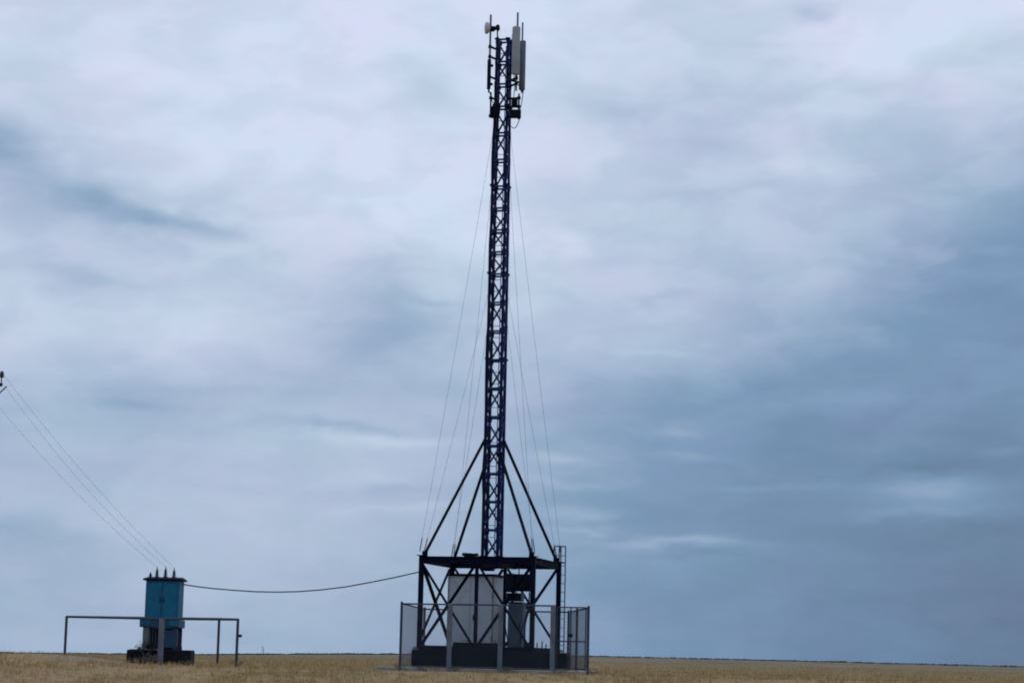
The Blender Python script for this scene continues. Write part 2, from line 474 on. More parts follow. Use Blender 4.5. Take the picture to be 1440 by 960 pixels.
# posts
for k in 'ABCD':
    post = MB().bbox(P(COR[k], (Z_POST + ZB + .12) / 2), FU*.075, FV*.075, Zv*((ZB + .12 - Z_POST) / 2), .01).build('post', 'navy', tower)
    pl = MB().box(P(COR[k], Z_POST + .02), FU*.17, FV*.17, Zv*.018)
    for su in (-1, 1):
        for sv in (-1, 1):
            pl.lathe(P(COR[k], Z_POST + .02) + FU*.12*su + FV*.12*sv, Zv, [(0,.02),(.07,.02)], 6)
    pl.build('base_plate', 'navy', post)
    MB().box(P(COR[k], ZB + .135), FU*.14, FV*.14, Zv*.012).build('cap_plate', 'navy', post)
for a, b in (('A', 'C'), ('B', 'D')):
    MB().bbox(P(mid(a, b), (Z_POST + ZB - .1) / 2), FU*.055, FV*.055, Zv*((ZB - .1 - Z_POST) / 2), .008).build('post', 'navy', tower)
# ring beams: I sections
def ibeam(mb, p, q, h=.19, w=.13, t=.016):
    d = (q - p).normalized(); s = d.cross(Zv)
    c = (p + q) / 2; e = (q - p) / 2
    mb.box(c, s*t/2, e, Zv*h/2); mb.box(c + Zv*(h/2 + t/2), s*w/2, e, Zv*t/2); mb.box(c - Zv*(h/2 + t/2), s*w/2, e, Zv*t/2)
    return mb
for a, b in (('A','C'), ('C','D'), ('D','B'), ('B','A')):
    d = (COR[b] - COR[a]).normalized()
    ibeam(MB(), P(COR[a], ZB) + d*.08, P(COR[b], ZB) - d*.08).build('ring_beam', 'navy', tower)
    d2 = d*.08
    MB().bar(P(COR[a], Z_POST + .05) + d2, P(COR[b], Z_POST + .05) - d2, .12, .14).build('sill_beam', 'navy', tower)
for s in (-.36, .36):
    p, q = mid('A','C') + FU*s, mid('B','D') + FU*s
    ibeam(MB(), P(p, ZB - .02) + FV*.09, P(q, ZB - .02) - FV*.09).build('cross_beam', 'navy', tower)
for s in (-.36, .36):
    p, q = mid('A','B') + FV*s, mid('C','D') + FV*s
    MB().bar(P(p, ZB + .13) + FU*.1, P(q, ZB + .13) - FU*.1, .1, .05).build('cross_beam', 'navy', tower)
# X bracing of the faces
zl, zh = Z_POST + .16, ZB - .14
def xbrace(p, q, off):
    d = (q - p).normalized()
    p, q = p + d*.07, q - d*.07
    MB().angle(P(p, zl) + off, P(q, zh) + off, .075, .02, inward=off.normalized()).build('diagonal_brace', 'navy', tower)
    MB().angle(P(p, zh) - off, P(q, zl) - off, .075, .02, inward=off.normalized()).build('diagonal_brace', 'navy', tower)
xbrace(COR['A'], mid('A','C'), FV*-.03); xbrace(mid('A','C'), COR['C'], FV*-.03)
xbrace(COR['B'], mid('B','D'), FV*.03); xbrace(mid('B','D'), COR['D'], FV*.03)
xbrace(COR['A'], COR['B'], FU*-.03)
# mast foot
ZM0 = ZB + .16
MB().box(P(CEN, ZM0 + .02), FU*.48, FV*.48, Zv*.02).build('mast_base_plate', 'navy', tower)
MB().bbox(P(CEN, ZB - .26) + FU*.2 - FV*1.2, FU*.17, FV*.2, Zv*.06, .01).build('mast_foot_bracket', 'navy', tower)
# mast sections
Z_TOP = ZT(56)
levels = [ZM0 + .04, ZT(625), ZT(505), ZT(385), ZT(262), ZT(150), Z_TOP]
radii = [.365, .36, .355, .345, .325, .30, .275]
order = 'ACDB'
def mr(z):
    for (z0, r0), (z1, r1) in zip(zip(levels, radii), zip(levels[1:], radii[1:])):
        if z <= z1: return r0 + (r1 - r0) * (z - z0) / (z1 - z0)
    return radii[-1]
def mleg(k, z): return CEN + AD[k] * mr(z) + Zv * z
rnd = random.Random(3)
for si, (z0, z1) in enumerate(zip(levels, levels[1:])):
    mb = MB()
    for k in order:
        mb.tube([mleg(k, z0), mleg(k, z1 - .003)], .058 - si*.003, 8)
        mb.lathe(mleg(k, z0), Zv, [(.0, .095), (.03, .095)], 8)
        mb.lathe(mleg(k, z1 - .035), Zv, [(.0, .095), (.03, .095)], 8)
    sec = mb.build('mast_section', 'navy2', tower)
    nb = max(2, round((z1 - z0) / .86)); hb = (z1 - z0) / nb
    for b in range(nb):
        za, zb = z0 + b*hb, z0 + (b + 1)*hb
        for fi in range(4):
            k0, k1 = order[fi], order[(fi + 1) % 4]
            MB().bar(mleg(k0, zb - .05), mleg(k1, zb - .05), .058).build('crossbar', 'brace', sec)
            MB().box(mleg(k0, zb - .06), AD[k0]*.012, AD[k0].cross(Zv)*.085, Zv*(.07 + .05*rnd.random())).build('gusset_plate', 'brace', sec)
            s, e = (k0, k1) if (b + fi) % 2 else (k1, k0)
            MB().bar(mleg(s, za + .03), mleg(e, zb - .09), .054).build('diagonal_brace', 'brace', sec)
# raking struts from the frame's corners to the mast
for k, py in (('A', 622), ('D', 622), ('B', 640), ('C', 640)):
    zt = ZT(py)
    MB().bar(P(COR[k], ZB + .2) - AD[k]*.12, mleg(k, zt) + AD[k]*.06, .075).build('raking_strut', 'navy', tower)
    MB().bbox(P(COR[k], ZB + .2) - AD[k]*.12, AD[k]*.07, AD[k].cross(Zv)*.05, Zv*.08, .01).build('strut_shoe', 'navy', tower)
    MB().lathe(mleg(k, zt - .08), Zv, [(0, .085), (.16, .085)], 8).build('strut_collar', 'navy', tower)
# climbing rungs inside the mast
lad = MB(); lp = CEN + AD['B']*.12
for s in (-.15, .15):
    lad.bar(P(lp + FU*s, ZM0 + .1), P(lp + FU*s, Z_TOP - .2), .025)
climb = lad.build('climbing_ladder', 'navy2', tower)
z = ZM0 + .3
while z < Z_TOP - .3:
    MB().bar(P(lp - FU*.15, z), P(lp + FU*.15, z), .018).build('rung', 'navy2', climb); z += .40
# access ladder with landing rail outside the right rear corner
LY = 73.6
lb, lt = W(788.5, 935, LY), W(792, 768, LY)
lx0, lx1 = W(787.5, 850, LY).x, W(794, 850, LY).x
lad = MB()
for x in (lx0, lx1): lad.bar((x, LY, .06), (x, LY + .05, lt.z), .035)
lad = lad.build('access_ladder', 'galv', tower)
z = .35
while z < ZB + .1:
    MB().bar((lx0, LY + .02, z), (lx1, LY + .02, z), .022).build('rung', 'galv', lad); z += .30
hx = W(779, 780, LY).x
hr = MB()
for x in (hx, (hx + lx1) / 2 - .02): hr.bar((x, LY - .1, ZB + .1), (x, LY - .1, lt.z), .035)
hr.bar((hx, LY - .1, lt.z), (lx1, LY - .02, lt.z), .04); hr.bar((hx, LY - .1, lt.z - .32), (lx1, LY - .02, lt.z - .32), .025)
hr.bar((hx, LY - .1, ZB + .13), (lx1, LY + .0, ZB + .13), .05, .04)
hr.bar((lx0, LY, ZB), P(COR['D'], ZB), .05); hr.bar((lx0, LY, 1.9), P(COR['D'], 1.9), .04)
hr.build('landing_rail', 'pipe', tower)
# lightning rod on the mast head
MB().tube([P(CEN + AD['D']*.33, Z_TOP - .3), P(CEN + AD['D']*.33, Z_TOP + .25)], .014, 6).build('lightning_rod', 'galv', tower)

# feeder cables clipped down the mast
def cable(name, label, pts, r, mat, cat='cable', group=None, n=6, origin=None):
    o = MB().tube(pts, r, n).build(name, mat, None, origin or pts[-1], True)
    return tag(o, label, cat, group)
fz = [ZM0 + .05, ZT(640), ZT(420), ZT(250), ZT(170)]
for i, (k, off, top, lab) in enumerate((('A', .07, 118, 'black feeder cable running down the left outer leg of the mast'),
                                    ('A', -.10, 165, 'black feeder cable just inside the left leg of the mast'),
                                    ('D', .06, 128, 'black feeder cable running down the right outer leg of the mast'),
                                    ('D', -.10, 160, 'black feeder cable just inside the right leg of the mast'))):
    pts = []
    zc = ZM0 - .1; zt = ZT(top); nn = 26
    for j in range(nn + 1):
        zz = zc + (zt - zc) * j / nn
        wv = math.sin(zz * 1.7 + i * 2) * .018 + (rnd.random() - .5) * .03
        pts.append(P(CEN + AD[k] * (mr(zz) + off) - AD[k].cross(Zv) * (.05 + .02*i) + FU * wv, zz))
    cable('feeder_cable', lab, pts[::-1], .026 if i % 2 == 0 else .022, 'rubber', 'cable', 'feeder cables on the mast')

# ------------------------------------------------------------------ guy wires (two levels, four corners)
names = {'A': 'left front', 'B': 'left rear', 'C': 'right front', 'D': 'right rear'}
for lev, py in (('upper', 190), ('middle', 415)):
    for k in 'ABCD':
        zt = ZT(py)
        off = .07 if lev == 'upper' else -.07
        side = AD[k].cross(Zv)
        p = mleg(k, zt) + AD[k]*.05; q = P(COR[k], ZB + .26) + side*off + AD[k]*(.04 if lev == 'upper' else -.05)
        gw = thing('guy_wire', f'{lev} thin guy wire from the mast to the {names[k]} frame corner', 'guy wire', q, 'guy wires of the mast')
        pts = [p.lerp(q, t/8) - Zv*(.10*math.sin(math.pi*t/8)) for t in range(9)]
        MB().tube(pts, .0046, 5).build('strand', 'wire', gw)
        d = (p - q).normalized()
        MB().lathe(q, d, [(0,.012),(.08,.02),(.42,.02),(.5,.008)], 6).build('turnbuckle', 'galv', gw)

# ------------------------------------------------------------------ antennas on the mast head
def pole(pxx, y0, y1, Y, r, name, label, arms, mat='galv', toward='A'):
    """a mounting pole with arms back to the mast"""
    b, t = W(pxx, (y0+y1)/2, Y), None
    z0, z1 = ZP(pxx, y1, Y), ZP(pxx, y0, Y)
    o = thing(name, label, 'antenna pole', (b.x, Y, z0))
    MB().tube([(b.x, Y, z0), (b.x, Y, z1)], r, 8).build('pipe', mat, o, smooth=True)
    for py in arms:
        z = ZP(pxx, py, Y)
        m_ = mleg(toward, min(z, Z_TOP - .05)); m_.z = z
        MB().bar((b.x, Y, z), m_, .06).build('arm', 'navy', o)
        MB().bbox((b.x, Y, z), Vector((.06,0,0)), Vector((0,.06,0)), Zv*.045, .008).build('clamp', 'navy', o)
    return o
YL = TY - .45
pole(689, 21, 126, YL, .036, 'antenna_pole', 'steel pole left of the mast head carrying the white dish', (66, 80, 108), 'galv', 'A')
pole(699.5, 36, 62, TY + .25, .028, 'antenna_pole', 'short stub pole beside the white dish at the mast top', (60,), 'galv', 'B')
pole(727, 18, 128, TY - .75, .034, 'antenna_pole', 'steel pole right of the mast head behind the long grey antenna', (100, 110, 118), 'galv', 'C')
pole(734, 32, 128, TY + .5, .03, 'antenna_pole', 'outermost right steel pole holding the dark antenna on the mast', (70, 117), 'galv', 'D')
pole(690, 130, 166, TY - .3, .03, 'antenna_pole', 'short steel pole left of the mast below the antennas', (138, 163), 'navy', 'A')
pole(729.5, 132, 168, TY - .4, .03, 'antenna_pole', 'short steel pole carrying the radio boxes right of the mast', (138, 150, 163), 'navy', 'C')

def panel(px0, px1, y0, y1, Y, depth, mat, label, yaw):
    c = W((px0+px1)/2, (y0+y1)/2, Y); z0, z1 = ZP((px0+px1)/2, y1, Y), ZP((px0+px1)/2, y0, Y)
    w = (px1 - px0) / F_PX * Y
    o = thing('panel_antenna', label, 'antenna', (c.x, Y, z0), 'panel antennas on the mast head')
    u = Vector((math.cos(rad(yaw)), math.sin(rad(yaw)), 0)); v = Zv.cross(u)
    hw = w / 2
    sh = MB()      # rounded radome profile
    prof = []
    for j in range(9):
        t = math.pi * j / 8
        prof.append((-math.cos(t) * hw, -math.sin(t) * depth * .6))
    ring = [(x, y) for x, y in prof] + [(hw, depth * .35), (-hw, depth * .35)]
    zz = [z0, z0 + .03, z1 - .03, z1]; sc = [.88, 1, 1, .88]
    n = len(ring)
    vs = [Vector((c.x, Y, z)) + u*x*s + v*y*s for z, s in zip(zz, sc) for x, y in ring]
    fs = [(i*n+j, i*n+(j+1) % n, (i+1)*n+(j+1) % n, (i+1)*n+j) for i in range(3) for j in range(n)] + [tuple(range(n))[::-1], tuple(range(3*n, 4*n))]
    sh._add(vs, fs); sh.build('radome', mat, o, smooth=True)
    for z in (z0 + .2, z1 - .2):
        MB().bbox(Vector((c.x, Y, z)) + v*(depth*.35 + .05), u*.05, v*.05, Zv*.04, .008).build('tilt_bracket', 'dark', o)
    for s in (-.4, 0, .4):
        MB().lathe(Vector((c.x, Y, z0)) + u*hw*s, -Zv, [(0,.018),(.06,.018),(.065,.012),(.12,.012)], 6).build('connector', 'dark', o)
    return o
panel(720, 731.5, 38, 105, TY - 1.0, .16, 'grey_r', 'long light grey panel antenna right of the mast head', 8)
panel(730.8, 739, 58, 127, TY + .35, .18, 'grey_r2', 'dark grey panel antenna hung outermost right of the mast', 40)
panel(685.5, 690, 84, 126, YL - .1, .12, 'dark', 'slim dark panel antenna hung left of the mast head', -55)

# microwave dish seen almost edge on, and a small round radio facing the other way
def dish(px, py, Y, r, yaw, label, mats, drum):
    c = W(px, py, Y)
    ax = Vector((math.sin(rad(yaw)), -math.cos(rad(yaw)), 0))      # pointing direction
    o = thing('microwave_dish', label, 'dish antenna', (c.x, c.y, c.z - r))
    MB().lathe(c, ax, [(-.02, r*.25), (0, r*.6), (drum*.35, r*.95), (drum*.4, r), (drum, r), (drum*1.06, r*.97)], 20).build('shroud', mats[0], o, smooth=True)
    MB().lathe(c + ax*drum*1.07, ax, [(0, r*.97), (drum*.12, r*.8), (drum*.2, r*.45), (drum*.24, .01)], 20).build('radome', mats[0], o, smooth=True)
    MB().lathe(c - ax*.021, -ax, [(0, r*.42), (.16, r*.42), (.2, r*.3)], 12).build('radio_unit', mats[1], o)
    MB().box(c - ax*.1 - Zv*r*.3, ax*.06, ax.cross(Zv)*.03, Zv*.05).build('mount', 'dark', o)
    return o
dish(688.5, 40, YL - .02, .205, -79, 'small white dish antenna seen edge on at the mast top', ('white', 'dark'), .13)
dish(697.5, 39.5, TY + .2, .115, 75, 'small dark round radio beside the white dish at the top', ('dark', 'dark'), .10)
tag(MB().bar(W(690, 39.5, YL), W(699.5, 39.5, TY + .2), .06).build('bracket_arm', 'dark', None, W(690, 39.5, YL)),
    'short dark bracket arm joining the dish poles at the mast top', 'bracket')

def radio(px0, px1, y0, y1, Y, depth, label):
    cx = (px0+px1)/2; c = W(cx, (y0+y1)/2, Y); z0, z1 = ZP(cx, y1, Y), ZP(cx, y0, Y); w = (px1-px0)/F_PX*Y
    o = thing('remote_radio_unit', label, 'radio unit', (c.x, Y, z0), 'radio boxes on the mast')
    MB().bbox((c.x, Y, (z0+z1)/2), Vector((w/2,0,0)), Vector((0,depth/2,0)), Zv*(z1-z0)/2, .02).build('housing', 'dark', o)
    for j in range(5):
        x = c.x - w*.4 + w*.8*j/4
        MB().box((x, Y - depth/2 - .012, (z0+z1)/2), Vector((.008,0,0)), Vector((0,.014,0)), Zv*(z1-z0)*.42).build('cooling_fin', 'dark', o)
    return o
radio(694, 703, 146, 165, TY - .55, .2, 'dark radio box on the left side of the mast below the antennas')
radio(719, 728, 140, 151, TY - .65, .2, 'upper dark radio box on the right side of the mast')
radio(717, 733, 155, 166, TY - .7, .22, 'wide lower dark radio box on the right side of the mast')
radio(690.5, 696, 150, 166, TY - .25, .16, 'small dark radio box outermost left on the mast')
# jumper loops from the antennas down to the radio boxes
def jumper(label, pts): 
    cable('jumper_cable', label, pts, .014, 'rubber', 'cable', 'jumper cables on the mast head')
def loop(p, q, sag, n=10):
    return [p.lerp(q, i/n) - Zv*sag*math.sin(math.pi*i/n) for i in range(n+1)]
jumper('black jumper cable hanging below the long grey antenna', loop(W(725, 106, TY-1.0), W(722, 139, TY-.65), .12) )
jumper('black jumper cable hanging below the dark right antenna', loop(W(736, 128, TY+.3), W(729, 154, TY-.65), .25))
jumper('black jumper cable hanging below the slim left antenna', loop(W(688, 127, YL-.1), W(697, 145, TY-.55), .18))
jumper('pale cable tail hanging under the lower right radio box', loop(W(731, 167, TY-.7), W(719, 178, TY-.4), .18))

# ------------------------------------------------------------------ concrete pad, ballast blocks
pad = MB().bbox(P(CEN, .045) + FV*-.1, FU*3.15, FV*2.75, Zv*.075, .03).build('concrete_pad', 'pad'); tag(pad, kind='structure')
FRONT = (COR['A'] + COR['C']) / 2
def block(px0, px1, ztop, vc, thick, label, handles=0):
    """a ballast block in the row below the front or rear face; px limits of its near face"""
    Yc = TY + (FRONT - CEN).y if vc < 0 else TY + 1.7
    def on_line(px):
        lo = None
        base = (FRONT if vc < 0 else (COR['B'] + COR['D'])/2)
        base = P(base, 0) - FV * (thick/2 if vc < 0 else thick/2)
        best, bs = 1e9, 0
        for i in range(-700, 701):
            s = i * .005; p = base + FU*s; p.z = .5
            d = CAM_ROT.to_3x3().transposed() @ (p - Vector((0,0,CAM_Z)))
            q = 720 + F_PX * d.x / -d.z
            if abs(q - px) < best: best, bs = abs(q - px), s
        return base + FU*bs
    p0, p1 = on_line(px0), on_line(px1)
    c = (p0 + p1)/2 + FV*thick/2
    z0 = .124
    c.z = (z0 + ztop)/2
    o = thing('ballast_block', label, 'concrete block', (c.x, c.y, z0), 'ballast blocks under the tower frame')
    MB().bbox(c, FU*(p1-p0).length/2, FV*thick/2, Zv*(ztop - z0)/2, .03).build('body', 'block', o)
    for s in (-.3, .3):
        q = P(c, ztop) + FU*(p1-p0).length*s
        MB().tube([q - FU*.08 - Zv*.04, q - FU*.08 + Zv*.07, q + FU*.08 + Zv*.07, q + FU*.08 - Zv*.04], .013, 6).build('lifting_loop', 'dark', o)
    return o
block(578, 634.5, .70, -1, .62, 'dark ballast block at the left end of the front row under the frame')
block(636, 703, .95, -1, .66, 'tallest dark ballast block in the middle of the front row')
block(705, 777, .70, -1, .62, 'dark ballast block at the right end of the front row')
block(716, 797, .70, 1, .62, 'dark ballast block at the rear right, beside the access ladder foot')
block(620, 715, .70, 1, .62, 'dark ballast block in the rear row behind the grey shelter')
for pxx, h in ((755, .30), (762, .34), (767.5, .26)):
    p = W(pxx, 905, 69.75); 
    tag(MB().tube([(p.x, 69.75, .70), (p.x + .01, 69.75, .70 + h)], .022, 6).build('anchor_rod', 'dark', None, (p.x, 69.75, .70)),
        {755: 'left', 762: 'middle', 767.5: 'right'}[pxx] + ' one of three short anchor rods on the right ballast block', 'rod', 'anchor rods on the ballast')

# ------------------------------------------------------------------ equipment inside the frame
def rbox(mb, c, w, d, h, b=.015):      # box aligned with the frame; c = bottom centre
    return mb.bbox(P(c, c.z + h/2), FU*w/2, FV*d/2, Zv*h/2, b)
SB = .72
sc_ = W(668.5, 850, 71.6)
sh_c = Vector((sc_.x, 71.7, SB)); sw, sdp = 1.56, 1.25
sh_h = ZP(668, 806, 71.0) - SB - .08
shel = thing('equipment_shelter', 'light grey sheet metal equipment shelter inside the tower base frame', 'shelter', sh_c)
rbox(MB(), sh_c, sw, sdp, sh_h).build('body', 'shelter', shel)
for s, w_ in ((-.5, .74), (.5, .74)):
    c = sh_c + FU*sw*s*.5 - FV*(sdp/2 + .006)
    dr = rbox(MB(), c + Zv*.08, w_, .03, sh_h - .16, .006).build('door' if s > 0 else 'wall_panel', 'shelter', shel)
    if s > 0:
        MB().bbox(c + FU*-.28 - FV*.03 + Zv*1.05, FU*.015, FV*.02, Zv*.09, .004).build('handle', 'dark', dr)
        for hz in (.35, 1.7): MB().lathe(c + FU*.365 - FV*.02 + Zv*hz, Zv, [(0,.016),(.12,.016)], 6).build('hinge', 'dark', dr)
for s in (-1, 1):
    MB().box(P(sh_c, SB + sh_h/2) + FU*(sw/2 - .02)*s - FV*(sdp/2 + .012), FU*.03, FV*.02, Zv*sh_h/2*.99).build('corner_trim', 'shel_tr', shel)
MB().box(P(sh_c, SB + sh_h + .04), FU*(sw/2 + .06), FV*(sdp/2 + .06), Zv*.035).build('roof', 'navy', shel)

def cabinet(name, px0, px1, y0, y1, Y, depth, mat, label, cat, extra=None):
    cx = (px0+px1)/2; c = W(cx, (y0+y1)/2, Y); z0, z1 = ZP(cx, y1, Y), ZP(cx, y0, Y)
    w = (px1-px0)/F_PX*Y/.97
    c = Vector((c.x, Y, z0))
    o = thing(name, label, cat, c)
    rbox(MB(), c, w, depth, z1 - z0).build('body', mat, o)
    return o, c, w, z1 - z0
o, c, w, h = cabinet('equipment_cabinet', 716.5, 737, 846, 911, 71.2, .5, 'cabinet', 'blue grey outdoor cabinet standing right of the shelter', 'cabinet')
dr = rbox(MB(), c - FV*.262 + Zv*.05, w*.86, .03, h - .1, .006).build('door', 'cabinet', o)
MB().bbox(c + FU*w*.32 - FV*.29 + Zv*h*.5, FU*.012, FV*.018, Zv*.08, .004).build('handle', 'dark', dr)
for j in range(6): MB().box(c - FV*.284 + Zv*(h*.72 + j*.05), FU*w*.3, FV*.008, Zv*.012).build('louvre', 'cabinet', dr)
o, c, w, h = cabinet('junction_box', 712, 723.5, 806, 832, 70.6, .35, 'dark', 'tall black junction box hung under the beam right of the shelter', 'electric box')
rbox(MB(), c - FV*.18 + Zv*.04, w*.85, .02, h - .08, .005).build('cover', 'dark', o)
o, c, w, h = cabinet('air_conditioner', 724.5, 750, 807, 831, 70.7, .42, 'dark', 'dark outdoor air conditioner unit hung near the right front post', 'air conditioner')
MB().lathe(c + Zv*h/2 - FV*.21 - FU*w*.12, -FV, [(0,.23),(.02,.23),(.025,.2)], 20).build('fan_grille', 'rubber', o)
for j in range(6): MB().box(c - FV*.215 + FU*w*.36 + Zv*(h*.2 + j*.07), FU*w*.09, FV*.01, Zv*.012).build('louvre', 'dark', o)
for s in (-1, 1): MB().bar(c + FU*w*.3*s + Zv*h, P(c + FU*w*.3*s, ZB - .12), .03).build('hanger', 'navy', o)
o, c, w, h = cabinet('meter_box', 714, 735.5, 833.5, 845, 70.9, .35, 'cabinet', 'low grey box between the black junction box and the blue cabinet', 'electric box')
rbox(MB(), c - FV*.18 + Zv*.03, w*.8, .02, h - .06, .005).build('cover', 'dark', o)
o, c, w, h = cabinet('switch_box', 740.5, 750, 847, 857, 69.48, .18, 'dark', 'small black switch box on the right front post of the frame', 'electric box')
rbox(MB(), c - FV*.095 + Zv*.02, w*.8, .02, h - .04, .004).build('cover', 'dark', o)
o, c, w, h = cabinet('battery_case', 737.5, 747, 903.5, 911, 69.72, .3, 'dark', 'small black case lying on the right ballast block', 'case')
rbox(MB(), c + Zv*(h + .001), w*.9, .26, .02, .004).build('lid', 'dark', o)
drops = [((726, 832), (722, 846), 'cable looping from the black junction box to the blue cabinet'),
         ((741, 832), (735, 905), 'cable hanging from the air conditioner to the right ballast block'),
         ((747, 832), (739, 908), 'thick cable hanging beside the right front post of the frame'),
         ((715, 833), (712, 906), 'cable hanging along the right edge of the grey shelter')]
for i, ((x0, y0), (x1, y1), lab) in enumerate(drops):
    p, q = W(x0, y0, 70.35), W(x1, y1, 70.1)
    pts = [p.lerp(q, t/12) + Vector((math.sin(t/12*math.pi*1.3 + i)*.09, 0, -.05*math.sin(math.pi*t/12))) for t in range(13)]
    cable('cable', 'black ' + lab, pts, .024, 'rubber', 'cable', 'loose cables in the tower base')
# coil of spare cable on top of the frame
cc = P(CEN + AD['A']*.55 - FV*.4, ZB + .235); cc.x = W(661, 784, 71).x
coil_pts = []
for i in range(97):
    t = i/96; an = t*2*math.pi*4
    coil_pts.append(cc + Vector((math.cos(an)*(.25 + .02*math.sin(an*.7)), math.sin(an)*.25, -.03 + t*.05 + .012*math.sin(an*2.3))))
coil = thing('cable_coil', 'coil of black spare cable lying on the frame left of the mast', 'cable', cc - Zv*.06)
MB().tube(coil_pts, .022, 6).build('loop', 'rubber', coil, smooth=True)
MB().bbox(cc - Zv*.075, FU*.16, FV*.2, Zv*.012, .004).build('tray', 'navy', coil)

# ------------------------------------------------------------------ chain-link fence and gate round the tower
def chain(mb, p0, p1, z0, z1, pitch=.055, t=.0034):
    p0, p1 = Vector(p0), Vector(p1); u = (p1 - p0); u.z = 0; Lh = u.length; u.normalize(); nrm = u.cross(Zv)
    H = z1 - z0; st = pitch * math.sqrt(2)
    for sgn in (1, -1):
        s = -H
        while s < Lh:
            a0, a1 = max(0, s), min(Lh, s + H)
            if a1 - a0 > .02:
                if sgn > 0: b0, b1 = a0 - s, a1 - s
                else: b0, b1 = H - (a0 - s), H - (a1 - s)
                P0 = Vector((p0.x, p0.y, z0)) + u*a0 + Zv*b0 + nrm*t*.5*sgn
                P1 = Vector((p0.x, p0.y, z0)) + u*a1 + Zv*b1 + nrm*t*.5*sgn
                mb.tube([P0, P1], t/2*1.15, 3, cap=False)
            s += st
    return mb
FY = 68.75
fl = {px: W(px, 900, FY) for px in (563.5, 632, 703.5, 777)}
fence = thing('mesh_fence', 'chain link fence with grey posts round the tower base', 'fence', (W(670, 900, FY).x, FY, 0))
ft = {563.5: 847, 632: 848, 703.5: 849, 777: 850}
def fpost(pos, ztop, wide, mat):
    mb = MB()
    if wide: 
        mb.bbox((pos.x, pos.y, ztop/2 - .1), Vector((.078,0,0)), Vector((0,.06,0)), Zv*(ztop/2 + .1), .012)
        return mb.build('post', mat, fence)
    mb.tube([(pos.x, pos.y, -.2), (pos.x, pos.y, ztop)], .042, 8)
    po = mb.build('post', mat, fence, smooth=True)
    MB().lathe((pos.x, pos.y, ztop), Zv, [(0,.046),(.03,.04),(.05,.01)], 8).build('post_cap', mat, po)
    return po
tops = {k: ZP(k, ft[k], FY) for k in ft}
fpost(fl[563.5], tops[563.5], False, 'pipe')
for k in (632, 703.5): fpost(fl[k], tops[k], True, 'conc')
fpost(fl[777], tops[777], True, 'conc')
BL = W(596, 900, 75.4); BR = W(799, 900, 75.2); RM = W(811, 900, 71.9); RF = W(827, 900, 68.4)
zt = ZP(827, 853, 68.4)
fpost(BL, zt, False, 'pipe'); fpost(BR, zt, False, 'pipe'); fpost(RM, zt, False, 'pipe'); fpost(RF, zt, False, 'pipe')
bmid = (BL + BR)/2; fpost(bmid, zt, False, 'pipe')
segs = [(fl[563.5], fl[632], tops[563.5], tops[632]), (fl[632], fl[703.5], tops[632], tops[703.5]), (fl[703.5], fl[777], tops[703.5], tops[777]),
        (fl[563.5], BL, tops[563.5], zt), (BL, bmid, zt, zt), (bmid, BR, zt, zt), (BR, RM, zt, zt), (RM, RF, zt, zt)]
for i, (p, q, z0, z1) in enumerate(segs):
    a, b = Vector((p.x, p.y, z0 - .03)), Vector((q.x, q.y, z1 - .03))
    MB().tube([a, b], .03, 6).build('top_rail', 'pipe', fence, smooth=True)
    MB().tube([Vector((p.x, p.y, .16)), Vector((q.x, q.y, .16))], .012, 5).build('tension_wire', 'wire', fence)
    tag(chain(MB(), p, q, .14, min(z0, z1) - .06).build('chain_link_mesh', 'wire', fence), kind='stuff')
# gate leaf between the last front post and the right corner
gp, gq = fl[777] + Vector((.13, -.02, 0)), RF + Vector((-.08, -.02, 0))
gate = thing('mesh_gate', 'narrow chain link gate leaf at the right end of the tower fence', 'gate', (gp.x, gp.y, 0))
z0, z1 = .18, zt - .02
for a, b in (((gp, z0), (gp, z1)), ((gq, z0), (gq, z1)), ((gp, z1), (gq, z1)), ((gp, z0), (gq, z0)), ((gp, 1.05), (gq, 1.05))):
    MB().tube([P(a[0], a[1]), P(b[0], b[1])], .024, 6).build('frame_tube', 'pipe', gate, smooth=True)
tag(chain(MB(), gp, gq, z0 + .02, z1 - .02).build('chain_link_mesh', 'wire', gate), kind='stuff')
lt_ = P(gp.lerp(gq, .48), ZP(803, 893, 68.6))
MB().bbox(lt_, Vector((.07,0,0)), Vector((0,.03,0)), Zv*.05, .008).build('latch', 'dark', gate)
MB().bar(P(gp.lerp(gq, .48), z0), P(gp.lerp(gq, .48), z1), .04).build('stile', 'pipe', gate)

# ------------------------------------------------------------------ transformer substation on the left
SY = 69.9
sx = W(231, 850, SY).x
k_ = SY / F_PX
def zs(py, px=231, Y=SY): return ZP(px, py, Y)
sub = thing('transformer_substation', 'blue pole-less transformer substation with four insulators on its roof', 'transformer', (sx, SY, .5))
sub['label'] = 'blue transformer cabinet with four dark insulators on its lid, standing on dark blocks'
X, Yv = Vector((1,0,0)), Vector((0,1,0))
hw = 23.2*k_; hd = .52
zc0, zc1 = zs(872), zs(816)
body = MB().bbox((sx, SY, (zc0+zc1)/2), X*hw, Yv*hd, Zv*(zc1-zc0)/2, .02).build('cabinet', 'teal', sub)
for s in (-1, 1):
    d = MB().bbox((sx + s*hw*.47, SY - hd - .008, (zc0+zc1)/2), X*hw*.43, Yv*.014, Zv*(zc1-zc0)*.44, .006).build('door', 'teal', sub)
    MB().bbox((sx + s*hw*.1, SY - hd - .035, (zc0+zc1)/2), X*.012, Yv*.02, Zv*.08, .004).build('handle', 'dark', d)
    for hz in (-.33, .33): MB().lathe((sx + s*hw*.9, SY - hd - .02, (zc0+zc1)/2 + hz*(zc1-zc0) - .05), Zv, [(0,.014),(.1,.014)], 6).build('hinge', 'teal_d', d)
lidp = MB(); lw, ld = 26.8*k_, hd + .09
z0, z1, z2 = zs(816.5), zs(814), zs(811)
lidp.box((sx, SY, (z0+z1)/2), X*lw, Yv*ld, Zv*(z1-z0)/2)
